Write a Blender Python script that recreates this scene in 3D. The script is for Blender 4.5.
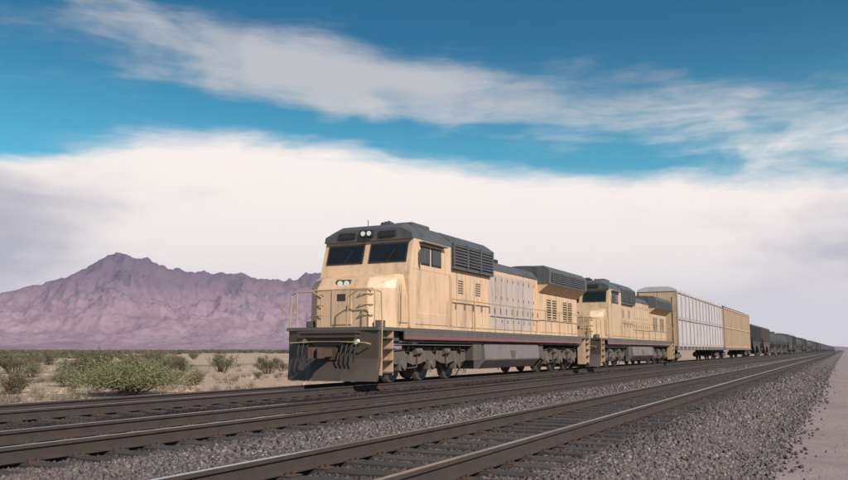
import bpy, math, random
import numpy as np
from mathutils import Vector, Matrix, noise as mnoise

R = math.radians
random.seed(7)
rng = np.random.default_rng(11)
scene = bpy.context.scene
for o in list(bpy.data.objects):
    bpy.data.objects.remove(o)
C = scene.collection

# ------------------------------------------------------------------ camera
CAM_H = 1.65
YAW, PITCH, LENS = 26.86, 7.6, 34.98
cd = bpy.data.cameras.new('camera')
cd.lens = LENS; cd.sensor_width = 36; cd.clip_start = 0.05; cd.clip_end = 60000
cam = bpy.data.objects.new('camera', cd); C.objects.link(cam)
cam.location = (0, 0, CAM_H)
cam.rotation_euler = (R(90 + PITCH), 0, R(YAW))
scene.camera = cam

# ------------------------------------------------------------------ sky, sun, exposure
SUN_AZ, SUN_EL = 118.0, 36.0        # azimuth from +Y (along the track) towards +X
world = bpy.data.worlds.new('World'); scene.world = world
world.use_nodes = True
scene.view_settings.view_transform = 'Standard'
scene.view_settings.look = 'None'
scene.view_settings.exposure = 0.22
scene.view_settings.gamma = 1.0
scene.view_settings.use_curve_mapping = False
scene.render.engine = 'CYCLES'
scene.cycles.max_bounces = 6
scene.cycles.volume_bounces = 0


class NG:
    """small helper for building node graphs"""
    def __init__(s, tree):
        s.t = tree; s.n = tree.nodes; s.l = tree.links
    def node(s, kind, **kw):
        n = s.n.new(kind)
        for k, v in kw.items():
            setattr(n, k, v)
        return n
    def put(s, sock, val):
        if hasattr(val, 'is_linked') or isinstance(val, bpy.types.NodeSocket):
            s.l.new(val, sock)
        else:
            sock.default_value = val
    def math(s, op, a, b=None, c=None, clamp=False):
        n = s.node('ShaderNodeMath', operation=op); n.use_clamp = clamp
        s.put(n.inputs[0], a)
        if b is not None: s.put(n.inputs[1], b)
        if c is not None: s.put(n.inputs[2], c)
        return n.outputs[0]
    def mix(s, f, a, b, blend='MIX'):
        n = s.node('ShaderNodeMix', data_type='RGBA', blend_type=blend)
        n.clamp_factor = True
        s.put(n.inputs[0], f); s.put(n.inputs[6], a); s.put(n.inputs[7], b)
        return n.outputs[2]
    def noise(s, vec, scale, detail=4, rough=.55, dist=0.0, out=0):
        n = s.node('ShaderNodeTexNoise')
        if vec is not None: s.l.new(vec, n.inputs['Vector'])
        n.inputs['Scale'].default_value = scale; n.inputs['Detail'].default_value = detail
        n.inputs['Roughness'].default_value = rough; n.inputs['Distortion'].default_value = dist
        return n.outputs[out]
    def ramp(s, f, pts):
        n = s.node('ShaderNodeValToRGB')
        s.l.new(f, n.inputs[0])
        e = n.color_ramp.elements
        while len(e) < len(pts): e.new(.5)
        for i, (p, c) in enumerate(pts):
            e[i].position = p
            e[i].color = c if len(c) == 4 else (*c, 1)
        return n.outputs[0]
    def maprange(s, v, a, b, c=0.0, d=1.0, smooth=True):
        n = s.node('ShaderNodeMapRange')
        n.interpolation_type = 'SMOOTHSTEP' if smooth else 'LINEAR'
        s.put(n.inputs[0], v)
        for i, q in enumerate((a, b, c, d)): n.inputs[i + 1].default_value = q
        return n.outputs[0]
    def vec(s, x, y, z):
        n = s.node('ShaderNodeCombineXYZ')
        for i, q in enumerate((x, y, z)): s.put(n.inputs[i], q)
        return n.outputs[0]


def build_world():
    g = NG(world.node_tree); g.n.clear()
    out = g.node('ShaderNodeOutputWorld'); bg = g.node('ShaderNodeBackground')
    STR = 0.1
    bg.inputs[1].default_value = STR
    sky = g.node('ShaderNodeTexSky', sky_type='NISHITA')
    sky.sun_disc = False
    sky.sun_elevation = R(SUN_EL); sky.sun_rotation = R(SUN_AZ)
    sky.air_density = 1.0; sky.dust_density = .4; sky.ozone_density = 3.0
    # deep teal polarised blue of the photograph's sky
    tc = g.node('ShaderNodeTexCoord')
    sp = g.node('ShaderNodeSeparateXYZ'); g.l.new(tc.outputs['Generated'], sp.inputs[0])
    x, y, z = sp.outputs
    az = g.math('MULTIPLY', g.math('ARCTAN2', x, y), 57.29578)      # degrees right of the track
    el = g.math('MULTIPLY', g.math('ARCSINE', z), 57.29578)
    tint = g.mix(g.maprange(el, 11.0, 23.0), (.24, .98, .90, 1), (.0, .50, .60, 1))
    blue = g.mix(1.0, sky.outputs[0], tint, 'MULTIPLY')
    # a cloud deck: streaky noise stretched along the horizon
    v1 = g.vec(g.math('MULTIPLY', az, .05), g.math('MULTIPLY', el, .16), 0.0)
    wx = g.math('MULTIPLY', g.math('SUBTRACT', g.noise(v1, .9, 3, .5), .5), 12.0)
    wy = g.math('MULTIPLY', g.math('SUBTRACT', g.noise(g.vec(g.math('MULTIPLY', az, .05), g.math('MULTIPLY', el, .16), 5.0), 1.1, 4, .55), .5), 2.6)
    azw = g.math('ADD', az, wx); elw = g.math('ADD', el, wy)
    fine = g.noise(g.vec(g.math('MULTIPLY', azw, .055), g.math('MULTIPLY', elw, .24), 2.0), 1.6, 8, .62, .35)
    wisp = g.noise(g.vec(g.math('MULTIPLY', g.math('ADD', azw, g.math('MULTIPLY', elw, 1.4)), .09), g.math('MULTIPLY', elw, .75), 8.0), 1.5, 6, .6, .5)
    fine_c = g.math('SUBTRACT', fine, .5); wisp_c = g.math('SUBTRACT', wisp, .5)
    # banks of cloud: (azimuth, elevation, half width, half height, tilt, weight)
    def blob(a0, e0, sa, se, tilt, w):
        da = g.math('SUBTRACT', azw, a0)
        de = g.math('SUBTRACT', g.math('SUBTRACT', elw, e0), g.math('MULTIPLY', da, tilt))
        q = g.math('ADD', g.math('POWER', g.math('ABSOLUTE', g.math('DIVIDE', da, sa)), 2.0),
                   g.math('POWER', g.math('ABSOLUTE', g.math('DIVIDE', de, se)), 2.0))
        return g.math('MULTIPLY', g.math('EXPONENT', g.math('MULTIPLY', q, -1.0)), w)
    edge = g.math('MINIMUM', g.math('MULTIPLY_ADD', az, -.105, 10.0), g.math('MULTIPLY_ADD', az, .14, 19.4))
    edge = g.math('MAXIMUM', edge, 8.0)
    low = g.maprange(g.math('SUBTRACT', elw, edge), 1.9, -1.5, 0.0, 1.0)          # thick bright bank over the horizon
    lowr = g.math('MULTIPLY', low, 1.15)
    d = lowr
    for b in BLOBS:
        d = g.math('ADD', d, blob(*b))
    high = g.maprange(el, 26.0, 45.0, 0.0, .35)           # broken cloud goes on overhead
    d = g.math('ADD', d, high)
    d = g.math('ADD', d, g.math('MULTIPLY', fine_c, .75))
    d = g.math('ADD', d, g.math('MULTIPLY', wisp_c, .45))
    puff = g.noise(g.vec(g.math('MULTIPLY', azw, .16), g.math('MULTIPLY', elw, .34), 21.0), 1.0, 9, .58, .25)
    d = g.math('ADD', d, g.math('MULTIPLY', g.math('SUBTRACT', puff, .5), .75))
    cov = g.maprange(d, .22, .98)
    # shade within the bank
    shade = g.math('ADD', g.math('MULTIPLY', g.noise(g.vec(g.math('MULTIPLY', azw, .05), g.math('MULTIPLY', elw, .2), 14.0), 1.2, 6, .55, .3), .62), g.math('MULTIPLY', g.noise(g.vec(g.math('MULTIPLY', azw, .12), g.math('MULTIPLY', elw, .30), 30.0), 1.0, 9, .6, .3), .38))
    grey = g.math('ADD', blob(-60.0, 6.5, 12.0, 6.5, 0.0, .42), blob(6.0, 6.0, 14.0, 7.0, 0.0, .27))
    sh = g.math('SUBTRACT', g.math('MULTIPLY_ADD', shade, .8, .19), grey)
    white = g.mix(g.maprange(sh, .16, .54), (4.6, 4.45, 4.85, 1), (9.4, 8.55, 7.9, 1))
    thin = (4.6, 4.75, 4.95, 1)
    ccol = g.mix(g.maprange(elw, 18.0, 13.0), thin, white)
    col = g.mix(cov, blue, ccol)
    g.l.new(col, bg.inputs[0]); g.l.new(bg.outputs[0], out.inputs[0])

BLOBS = [(-33.0, 18.6, 14.5, 2.7, -.10, 1.10),
         (-52.0, 20.5, 9.0, 5.0, 0.0, .36),
         (-43.0, 14.2, 5.0, 1.2, 0.0, .36),
         (0.0, 13.6, 9.0, 4.2, 0.0, .54),
         (-12.0, 16.5, 8.0, 2.6, -.05, .45)]
build_world()

sl = bpy.data.lights.new('sun', 'SUN'); sl.energy = 5.0; sl.angle = R(1.2); sl.color = (1, .945, .87)
sun = bpy.data.objects.new('sun', sl); C.objects.link(sun)
sd = Vector((math.sin(R(SUN_AZ)) * math.cos(R(SUN_EL)), math.cos(R(SUN_AZ)) * math.cos(R(SUN_EL)), math.sin(R(SUN_EL))))
sun.rotation_euler = sd.to_track_quat('Z', 'Y').to_euler()
sun.location = (30, -30, 60)

# ------------------------------------------------------------------ helpers
def tag(o, label=None, cat=None, group=None, kind=None):
    if label: o['label'] = label
    if cat: o['category'] = cat
    if group: o['group'] = group
    if kind: o['kind'] = kind
    return o

def empty(name, loc=(0, 0, 0), rz=0.0):
    o = bpy.data.objects.new(name, None); C.objects.link(o)
    o.location = loc; o.rotation_euler = (0, 0, rz)
    o.empty_display_size = .3
    return o

KIDS = {}
def link(name, me, parent=None, loc=(0, 0, 0)):
    o = bpy.data.objects.new(name, me); C.objects.link(o)
    o.location = loc
    if parent is not None:
        o.parent = parent
        KIDS.setdefault(parent.name, []).append(o)
    return o

def copy_tree(o, parent=None):
    c = o.copy(); C.objects.link(c)
    if parent is not None:
        c.parent = parent
        KIDS.setdefault(parent.name, []).append(c)
    for ch in KIDS.get(o.name, []):
        copy_tree(ch, c)
    return c


class MB:
    def __init__(s):
        s.v = []; s.f = []; s.sm = []
    def add(s, vs, fs, smooth=False):
        k = len(s.v); s.v += [tuple(p) for p in vs]
        for f in fs:
            s.f.append(tuple(i + k for i in f)); s.sm.append(smooth)
        return s
    def box(s, x0, x1, y0, y1, z0, z1):
        vs = [(x, y, z) for z in (z0, z1) for y in (y0, y1) for x in (x0, x1)]
        return s.add(vs, [(0, 2, 3, 1), (4, 5, 7, 6), (0, 1, 5, 4), (2, 6, 7, 3), (0, 4, 6, 2), (1, 3, 7, 5)])
    def loft(s, secs, smooth=False, cap=True):
        n = len(secs[0]); vs = [p for q in secs for p in q]; fs = []
        for k in range(len(secs) - 1):
            for i in range(n):
                j = (i + 1) % n
                fs.append((k * n + i, k * n + j, (k + 1) * n + j, (k + 1) * n + i))
        s.add(vs, fs, smooth)
        if cap:
            s.add(secs[0], [tuple(reversed(range(n)))]); s.add(secs[-1], [tuple(range(n))])
        return s
    def prism_x(s, yz, x0, x1):
        return s.loft([[(x0, a, b) for a, b in yz], [(x1, a, b) for a, b in yz]])
    def prism_y(s, xz, y0, y1):
        return s.loft([[(a, y0, b) for a, b in xz], [(a, y1, b) for a, b in xz]])
    def prism_z(s, xy, z0, z1):
        return s.loft([[(a, b, z0) for a, b in xy], [(a, b, z1) for a, b in xy]])
    def tube(s, p0, p1, r0, r1=None, n=8, cap=True):
        p0 = Vector(p0); p1 = Vector(p1); r1 = r0 if r1 is None else r1
        d = (p1 - p0).normalized()
        u = d.cross(Vector((0, 0, 1)) if abs(d.z) < .9 else Vector((1, 0, 0))).normalized(); w = d.cross(u)
        ring = lambda p, r: [p + (u * math.cos(2 * math.pi * i / n) + w * math.sin(2 * math.pi * i / n)) * r for i in range(n)]
        return s.loft([ring(p0, r0), ring(p1, r1)], True, cap)
    def path(s, pts, r, n=6):
        for a, b in zip(pts[:-1], pts[1:]): s.tube(a, b, r, n=n)
        return s
    def lathe_x(s, cx, cy, cz, prof, n=24):
        """profile of (x offset, radius) turned about the X axis"""
        return s.loft([[(cx + a, cy + r * math.cos(2 * math.pi * i / n), cz + r * math.sin(2 * math.pi * i / n)) for i in range(n)] for a, r in prof], True)
    def mesh(s, name, mat):
        me = bpy.data.meshes.new(name)
        me.from_pydata(s.v, [], s.f)
        me.polygons.foreach_set('use_smooth', s.sm)
        if mat: me.materials.append(mat)
        import bmesh
        bm = bmesh.new(); bm.from_mesh(me)
        bmesh.ops.recalc_face_normals(bm, faces=bm.faces)
        bm.to_mesh(me); bm.free()
        me.update()
        return me
    def build(s, name, mat, parent=None, bevel=0.0, loc=(0, 0, 0)):
        o = link(name, s.mesh(name, mat), parent, loc)
        if bevel:
            m = o.modifiers.new('bevel', 'BEVEL'); m.width = bevel; m.segments = 2; m.limit_method = 'ANGLE'; m.angle_limit = R(35)
        return o

# pixel of the 848 x 480 photograph -> point on a horizontal plane
def ground_at(px, py, z=0.0):
    f = 848 * LENS / 36
    v = Vector(((px - 424) / f, (240 - py) / f, -1)); v.rotate(cam.rotation_euler)
    t = (z - CAM_H) / v.z
    return Vector((0, 0, CAM_H)) + v * t

def at_depth_y(px, py, Y):
    f = 848 * LENS / 36
    v = Vector(((px - 424) / f, (240 - py) / f, -1)); v.rotate(cam.rotation_euler)
    return Vector((0, 0, CAM_H)) + v * (Y / v.y)

# ------------------------------------------------------------------ materials
def new_mat(name):
    m = bpy.data.materials.new(name); m.use_nodes = True
    g = NG(m.node_tree); b = g.n['Principled BSDF']
    return m, g, b

def plain(name, col, rough=.6, metal=0.0, var=.25, scale=3.0, bump=0.0):
    m, g, b = new_mat(name)
    tc = g.node('ShaderNodeTexCoord').outputs['Object']
    n = g.noise(tc, scale, 5, .6)
    c = g.mix(n, tuple(x * (1 - var) for x in col) + (1,), tuple(min(1, x * (1 + var)) for x in col) + (1,))
    g.l.new(c, b.inputs['Base Color'])
    b.inputs['Roughness'].default_value = rough; b.inputs['Metallic'].default_value = metal
    if bump:
        bp = g.node('ShaderNodeBump'); bp.inputs['Strength'].default_value = bump; bp.inputs['Distance'].default_value = .01
        g.l.new(g.noise(tc, scale * 8, 4, .6), bp.inputs['Height']); g.l.new(bp.outputs[0], b.inputs['Normal'])
    return m

def paint(name, col, dirt=(.10, .075, .055), amount=.5, rough=.42):
    """weathered railway enamel: fading, soot streaks and road dust"""
    m, g, b = new_mat(name)
    tc = g.node('ShaderNodeTexCoord').outputs['Object']
    oi = g.node('ShaderNodeObjectInfo')
    mp = g.node('ShaderNodeMapping'); g.l.new(tc, mp.inputs[0]); mp.inputs['Scale'].default_value = (2.6, 2.6, .5)
    streak = g.noise(mp.outputs[0], 1.6, 6, .65)
    blot = g.noise(tc, .9, 6, .6)
    spk = g.noise(tc, 22.0, 3, .7)
    fade = g.mix(blot, tuple(x * .86 for x in col) + (1,), tuple(min(1, x * 1.08 + .02) for x in col) + (1,))
    # each panel has its own slight tint
    fade = g.mix(g.math('MULTIPLY', oi.outputs['Random'], .22), fade, tuple(x * .72 for x in col) + (1,))
    chip = g.math('MULTIPLY', g.maprange(g.noise(tc, 5.0, 8, .75), .61, .66), g.maprange(blot, .45, .6))
    fade = g.mix(g.math('MULTIPLY', chip, amount * .6), fade, (.14, .075, .045, 1))
    f = g.math('ADD', g.math('MULTIPLY', g.maprange(streak, .46, .74), .7), g.math('MULTIPLY', g.maprange(spk, .58, .8), .4))
    c = g.mix(g.math('MULTIPLY', f, amount), fade, (*dirt, 1))
    g.l.new(c, b.inputs['Base Color'])
    g.l.new(g.maprange(blot, .3, .7, rough - .08, rough + .2), b.inputs['Roughness'])
    bp = g.node('ShaderNodeBump'); bp.inputs['Strength'].default_value = .12; bp.inputs['Distance'].default_value = .02
    g.l.new(g.noise(tc, 2.2, 2, .5), bp.inputs['Height']); g.l.new(bp.outputs[0], b.inputs['Normal'])
    return m

M = {}
M['yellow'] = paint('faded_yellow_paint', (.625, .405, .245), amount=.62, rough=.5)
M['yellow2'] = paint('deep_yellow_paint', (.55, .36, .21), amount=.6)
M['pale'] = paint('pale_grey_paint', (.50, .45, .46), amount=.5)
M['pale_tan'] = paint('dusty_pink_paint', (.43, .35, .31), amount=.7)
M['patch'] = paint('faded_pink_grey_paint', (.46, .355, .31), amount=.6)
M['roof'] = paint('roof_grey_paint', (.085, .08, .078), dirt=(.02, .018, .016), amount=.8)
M['frame'] = paint('frame_grey_paint', (.085, .072, .064), dirt=(.17, .12, .095), amount=.8)
M['tank'] = paint('dusty_tank_paint', (.17, .135, .12), dirt=(.08, .06, .05), amount=.8)
M['pilot'] = paint('pilot_dark_paint', (.062, .042, .030), dirt=(.15, .095, .062), amount=.6)
M['truck'] = paint('truck_grime', (.085, .066, .054), dirt=(.20, .14, .10), amount=.9, rough=.75)
M['black'] = plain('black_grille', (.02, .019, .018), .55)
M['glass'] = plain('cab_glass', (.012, .014, .016), .06, var=.1)
M['rubber'] = plain('rubber', (.02, .02, .02), .7)
M['steel'] = plain('worn_steel', (.28, .25, .23), .35, .9)
M['rust'] = plain('rusty_steel', (.085, .05, .036), .8, .2, .4, 9, .3)
M['wheelrim'] = plain('wheel_steel', (.12, .09, .075), .5, .6)
M['lens'] = plain('lamp_lens', (.75, .73, .66), .12)
M['red'] = plain('red_lens', (.35, .03, .02), .25)
M['rail'] = plain('rail_rust', (.045, .029, .024), .85, .0, .5, 6, .3)
M['railtop'] = plain('rail_head', (.45, .43, .42), .22, .95, .15)
M['hopper_brown'] = paint('hopper_brown_paint', (.085, .055, .045), dirt=(.16, .11, .085), amount=.6, rough=.6)
M['hopper_grey'] = paint('hopper_grey_paint', (.10, .095, .09), dirt=(.05, .04, .035), amount=.7, rough=.6)
M['hopper_black'] = paint('hopper_black_paint', (.035, .034, .035), dirt=(.11, .085, .07), amount=.6, rough=.6)
M['hopper_tan'] = paint('carrier_tan_paint', (.33, .235, .165), amount=.8, rough=.6)
M['handrail'] = plain('handrail_paint', (.42, .29, .14), .5)

def wood_mat():
    m, g, b = new_mat('creosoted_timber')
    tc = g.node('ShaderNodeTexCoord').outputs['Object']
    oi = g.node('ShaderNodeObjectInfo')
    mp = g.node('ShaderNodeMapping'); g.l.new(tc, mp.inputs[0]); mp.inputs['Scale'].default_value = (.8, 14, 14)
    va = g.node('ShaderNodeVectorMath', operation='ADD'); g.l.new(mp.outputs[0], va.inputs[0])
    g.l.new(g.vec(g.math('MULTIPLY', oi.outputs['Random'], 50.0), 0.0, 0.0), va.inputs[1])
    n = g.noise(va.outputs[0], 2.0, 6, .65)
    c = g.ramp(n, [(.25, (.016, .012, .010)), (.55, (.045, .034, .029)), (.8, (.10, .078, .068))])
    c = g.mix(g.math('MULTIPLY', oi.outputs['Random'], .5), c, (.09, .07, .064, 1))
    g.l.new(c, b.inputs['Base Color']); b.inputs['Roughness'].default_value = .85
    bp = g.node('ShaderNodeBump'); bp.inputs['Strength'].default_value = .6; bp.inputs['Distance'].default_value = .015
    g.l.new(n, bp.inputs['Height']); g.l.new(bp.outputs[0], b.inputs['Normal'])
    return m
M['wood'] = wood_mat()

TRACKS = [-12.8, -8.35, -3.95]
def ballast_mat(name, stones=False):
    """crushed stone: grey-mauve between the tracks, browner and darker around the rails where brake dust and oil fall"""
    m, g, b = new_mat(name)
    geo = g.node('ShaderNodeNewGeometry')
    sp = g.node('ShaderNodeSeparateXYZ'); g.l.new(geo.outputs['Position'], sp.inputs[0])
    pos = geo.outputs['Position']
    big = g.noise(pos, .35, 4, .6)
    if stones:
        r = geo.outputs['Random Per Island']
    else:
        vo = g.node('ShaderNodeTexVoronoi'); vo.inputs['Scale'].default_value = 17.0; g.l.new(pos, vo.inputs['Vector'])
        s2 = g.node('ShaderNodeSeparateXYZ'); g.l.new(vo.outputs['Color'], s2.inputs[0]); r = s2.outputs[0]
    c = g.ramp(r, [(0, (.068, .054, .053)), (.35, (.10, .079, .077)), (.7, (.132, .105, .102)), (.93, (.18, .146, .141)), (1, (.27, .23, .22))])
    # brake dust and oil: a stain with its own ragged edge along each track
    xw = g.math('ADD', sp.outputs[0], g.math('MULTIPLY', g.math('SUBTRACT', big, .5), 1.2))
    stain = None
    for X, w, a in ((TRACKS[0], 2.7, 1.0), (TRACKS[1] - .7, 1.75, 1.0), (TRACKS[2], 1.3, .62)):
        q = g.math('ABSOLUTE', g.math('SUBTRACT', xw, X))
        t = g.maprange(q, w + .6, w - .5, 0, a)
        stain = t if stain is None else g.math('MAXIMUM', stain, t)
    c2 = g.mix(1.0, c, (.17, .128, .122, 1), 'MULTIPLY')
    c = g.mix(stain, c, c2)
    c = g.mix(g.math('MULTIPLY', g.maprange(big, .45, .7), .35), c, (.15, .105, .095, 1))
    g.l.new(c, b.inputs['Base Color']); b.inputs['Roughness'].default_value = .92
    b.inputs['Specular IOR Level'].default_value = .25
    if not stones:
        vd = g.node('ShaderNodeTexVoronoi', feature='F1'); vd.inputs['Scale'].default_value = 17.0; g.l.new(pos, vd.inputs['Vector'])
        bp = g.node('ShaderNodeBump'); bp.inputs['Strength'].default_value = 1.0; bp.inputs['Distance'].default_value = .05
        h = g.math('SUBTRACT', 1.0, vd.outputs['Distance'])
        g.l.new(h, bp.inputs['Height']); g.l.new(bp.outputs[0], b.inputs['Normal'])
    return m
M['ballast'] = ballast_mat('ballast')
M['stones'] = ballast_mat('ballast_stones', True)

def dirt_mat(name, c0, c1, c2, scale=1.0, veg=False):
    m, g, b = new_mat(name)
    geo = g.node('ShaderNodeNewGeometry'); pos = geo.outputs['Position']
    a = g.noise(pos, .22 * scale, 6, .6); f = g.noise(pos, 9.0 * scale, 5, .7); mid = g.noise(pos, 1.6 * scale, 5, .65)
    c = g.ramp(g.math('ADD', g.math('MULTIPLY', a, .5), g.math('MULTIPLY', mid, .5)), [(.3, c0), (.5, c1), (.7, c2)])
    c = g.mix(g.math('MULTIPLY', g.maprange(f, .45, .75), .45), c, tuple(x * .55 for x in c1) + (1,))
    if veg:
        far = g.noise(pos, .012, 5, .6); f2 = g.noise(pos, .11, 5, .7)
        v = g.math('MULTIPLY', g.maprange(far, .42, .6), g.maprange(f2, .42, .62))
        c = g.mix(g.math('MULTIPLY', v, .8), c, (.095, .095, .05, 1))
    vo = g.node('ShaderNodeTexVoronoi'); vo.inputs['Scale'].default_value = 30 * scale; g.l.new(pos, vo.inputs['Vector'])
    peb = g.maprange(vo.outputs['Distance'], .35, .1)
    c = g.mix(g.math('MULTIPLY', peb, .22), c, tuple(min(1, x * 1.5) for x in c2) + (1,))
    g.l.new(c, b.inputs['Base Color']); b.inputs['Roughness'].default_value = .95; b.inputs['Specular IOR Level'].default_value = .2
    bp = g.node('ShaderNodeBump'); bp.inputs['Strength'].default_value = .7; bp.inputs['Distance'].default_value = .03
    g.l.new(g.math('ADD', f, g.math('MULTIPLY', peb, .4)), bp.inputs['Height']); g.l.new(bp.outputs[0], b.inputs['Normal'])
    return m
M['ground'] = dirt_mat('desert_soil', (.34, .225, .155), (.43, .295, .21), (.50, .355, .265), veg=True)
M['road'] = dirt_mat('road_soil', (.225, .165, .155), (.30, .222, .21), (.37, .285, .27), 1.4)

def rock_mat():
    m, g, b = new_mat('mountain_rock')
    geo = g.node('ShaderNodeNewGeometry'); pos = geo.outputs['Position']
    n = g.noise(pos, .0035, 8, .65); n2 = g.noise(pos, .02, 6, .7)
    c = g.ramp(n, [(.3, (.22, .128, .142)), (.5, (.315, .192, .208)), (.7, (.40, .265, .275))])
    sp = g.node('ShaderNodeSeparateXYZ'); g.l.new(pos, sp.inputs[0])
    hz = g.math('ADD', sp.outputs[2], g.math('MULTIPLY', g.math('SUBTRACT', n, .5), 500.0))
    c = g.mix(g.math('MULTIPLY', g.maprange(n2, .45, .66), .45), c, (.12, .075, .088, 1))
    c = g.mix(g.math('MULTIPLY', g.maprange(hz, 200.0, 560.0), .78), c, (.085, .055, .068, 1))   # darker with height: paler haze towards the base painted into the rock colour
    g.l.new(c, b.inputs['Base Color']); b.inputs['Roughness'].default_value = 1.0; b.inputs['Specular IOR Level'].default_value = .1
    bp = g.node('ShaderNodeBump'); bp.inputs['Strength'].default_value = 1.0; bp.inputs['Distance'].default_value = 16
    g.l.new(n2, bp.inputs['Height']); g.l.new(bp.outputs[0], b.inputs['Normal'])
    return m
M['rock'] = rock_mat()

def leaf_mat(name, c0, c1, c2):
    m, g, b = new_mat(name)
    geo = g.node('ShaderNodeNewGeometry'); oi = g.node('ShaderNodeObjectInfo')
    c = g.ramp(geo.outputs['Random Per Island'], [(0, c0), (.55, c1), (1, c2)])
    c = g.mix(g.math('MULTIPLY', oi.outputs['Random'], .35), c, (.17, .13, .065, 1))
    g.l.new(c, b.inputs['Base Color']); b.inputs['Roughness'].default_value = .75
    b.inputs['Specular IOR Level'].default_value = .25
    tr = g.node('ShaderNodeBsdfTranslucent'); g.l.new(c, tr.inputs[0])
    mx = g.node('ShaderNodeMixShader'); mx.inputs[0].default_value = .5
    g.l.new(b.outputs[0], mx.inputs[1]); g.l.new(tr.outputs[0], mx.inputs[2])
    g.l.new(mx.outputs[0], g.n['Material Output'].inputs[0])
    return m
M['leaf'] = leaf_mat('shrub_leaf', (.16, .175, .07), (.26, .265, .125), (.36, .34, .19))
M['leaf_dry'] = leaf_mat('dry_shrub_leaf', (.16, .13, .07), (.25, .20, .115), (.34, .27, .17))
M['scrub'] = leaf_mat('far_scrub_leaf', (.09, .085, .045), (.15, .13, .075), (.22, .18, .11))
M['twig'] = plain('twig_bark', (.10, .075, .055), .9)

# ------------------------------------------------------------------ ground, road, mountains
def fbm(x, y, s, o=4):
    return mnoise.fractal(Vector((x * s, y * s, 3.7)), 1.0, 2.0, o)

def grid_obj(name, xs, ys, zf, mat):
    nx, ny = len(xs), len(ys)
    v = [(x, y, zf(x, y)) for y in ys for x in xs]
    f = [(j * nx + i, j * nx + i + 1, (j + 1) * nx + i + 1, (j + 1) * nx + i) for j in range(ny - 1) for i in range(nx - 1)]
    me = bpy.data.meshes.new(name); me.from_pydata(v, [], f); me.materials.append(mat)
    me.polygons.foreach_set('use_smooth', [True] * len(f)); me.update()
    return link(name, me)

def ground_z(x, y):
    d = max(0.0, min(1.0, (-x - 16.6) / 6.0)) if x < 0 else max(0.0, min(1.0, (x - 5) / 5))
    fall = 1.0 if abs(y) < 400 and abs(x) < 400 else 0.0
    return d * fall * .22 * fbm(x, y, .12, 4) - (0.01 if d == 0 else 0)

xs = [-14000, -9000, -6000, -3000, -1500, -800, -400] + list(np.arange(-200, -60, 5.0)) + list(np.arange(-60, -15, .9)) + [-10, 0, 5, 8, 12, 20, 40, 80, 200, 400, 1000, 3000, 8000]
ys = [-6000, -2000, -600, -200, -60, -20] + list(np.arange(-5, 90, 1.0)) + list(np.arange(90, 300, 6.0)) + [320, 400, 600, 1000, 2000, 4000, 7000, 10000, 14000]
tag(grid_obj('ground', xs, ys, ground_z, M['ground']), 'flat tan desert ground with sparse scrub', kind='structure')

road = grid_obj('dirt_road', list(np.arange(-1.6, 4.01, .2)), list(np.arange(-6, 40, .4)) + list(range(40, 200, 10)) + [250, 400, 800, 1500, 3000],
                lambda x, y: .015 + (.018 * fbm(x, y, 1.1, 4) - .025 * math.exp(-((x - .6) / .3) ** 2) - .025 * math.exp(-((x - 2.2) / .3) ** 2)) * (1 if y < 60 else .3) - (.035 if x > 3.6 else 0), M['road'])
tag(road, 'pinkish dirt service road beside the tracks', kind='structure')

PROF = [(-17.0, -.06), (-16.2, .03), (-15.0, .36), (-14.4, .448), (-11.2, .448), (-10.75, .42), (-10.4, .42), (-9.95, .448), (-6.8, .448), (-6.35, .38), (-5.95, .38), (-5.5, .448), (-2.45, .448), (-2.1, .43), (-1.35, .06), (-1.0, .012), (-.4, -.06)]
def bed_z(x, y=0.0):
    px = [p[0] for p in PROF]
    return float(np.interp(x, px, [p[1] for p in PROF]))
bxs = sorted(set([p[0] for p in PROF] + [round(a, 2) for a in np.arange(-17.0, -.4, .25)]))
bys = list(np.arange(-6, 50, .3)) + list(np.arange(50, 150, 1.5)) + list(np.arange(150, 420, 8)) + [420, 500, 700, 1000, 1500, 2200, 3000]
def edge_n(x, y):
    e = .12 * fbm(x * .3, y, .8, 4) if y < 420 else 0
    return bed_z(x + e) + (.02 * fbm(x, y, 2.3, 3) if y < 150 else 0)
tag(grid_obj('ballast_bed', bxs, bys, edge_n, M['ballast']), 'raised bed of grey crushed stone under the three tracks', kind='structure')

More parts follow.
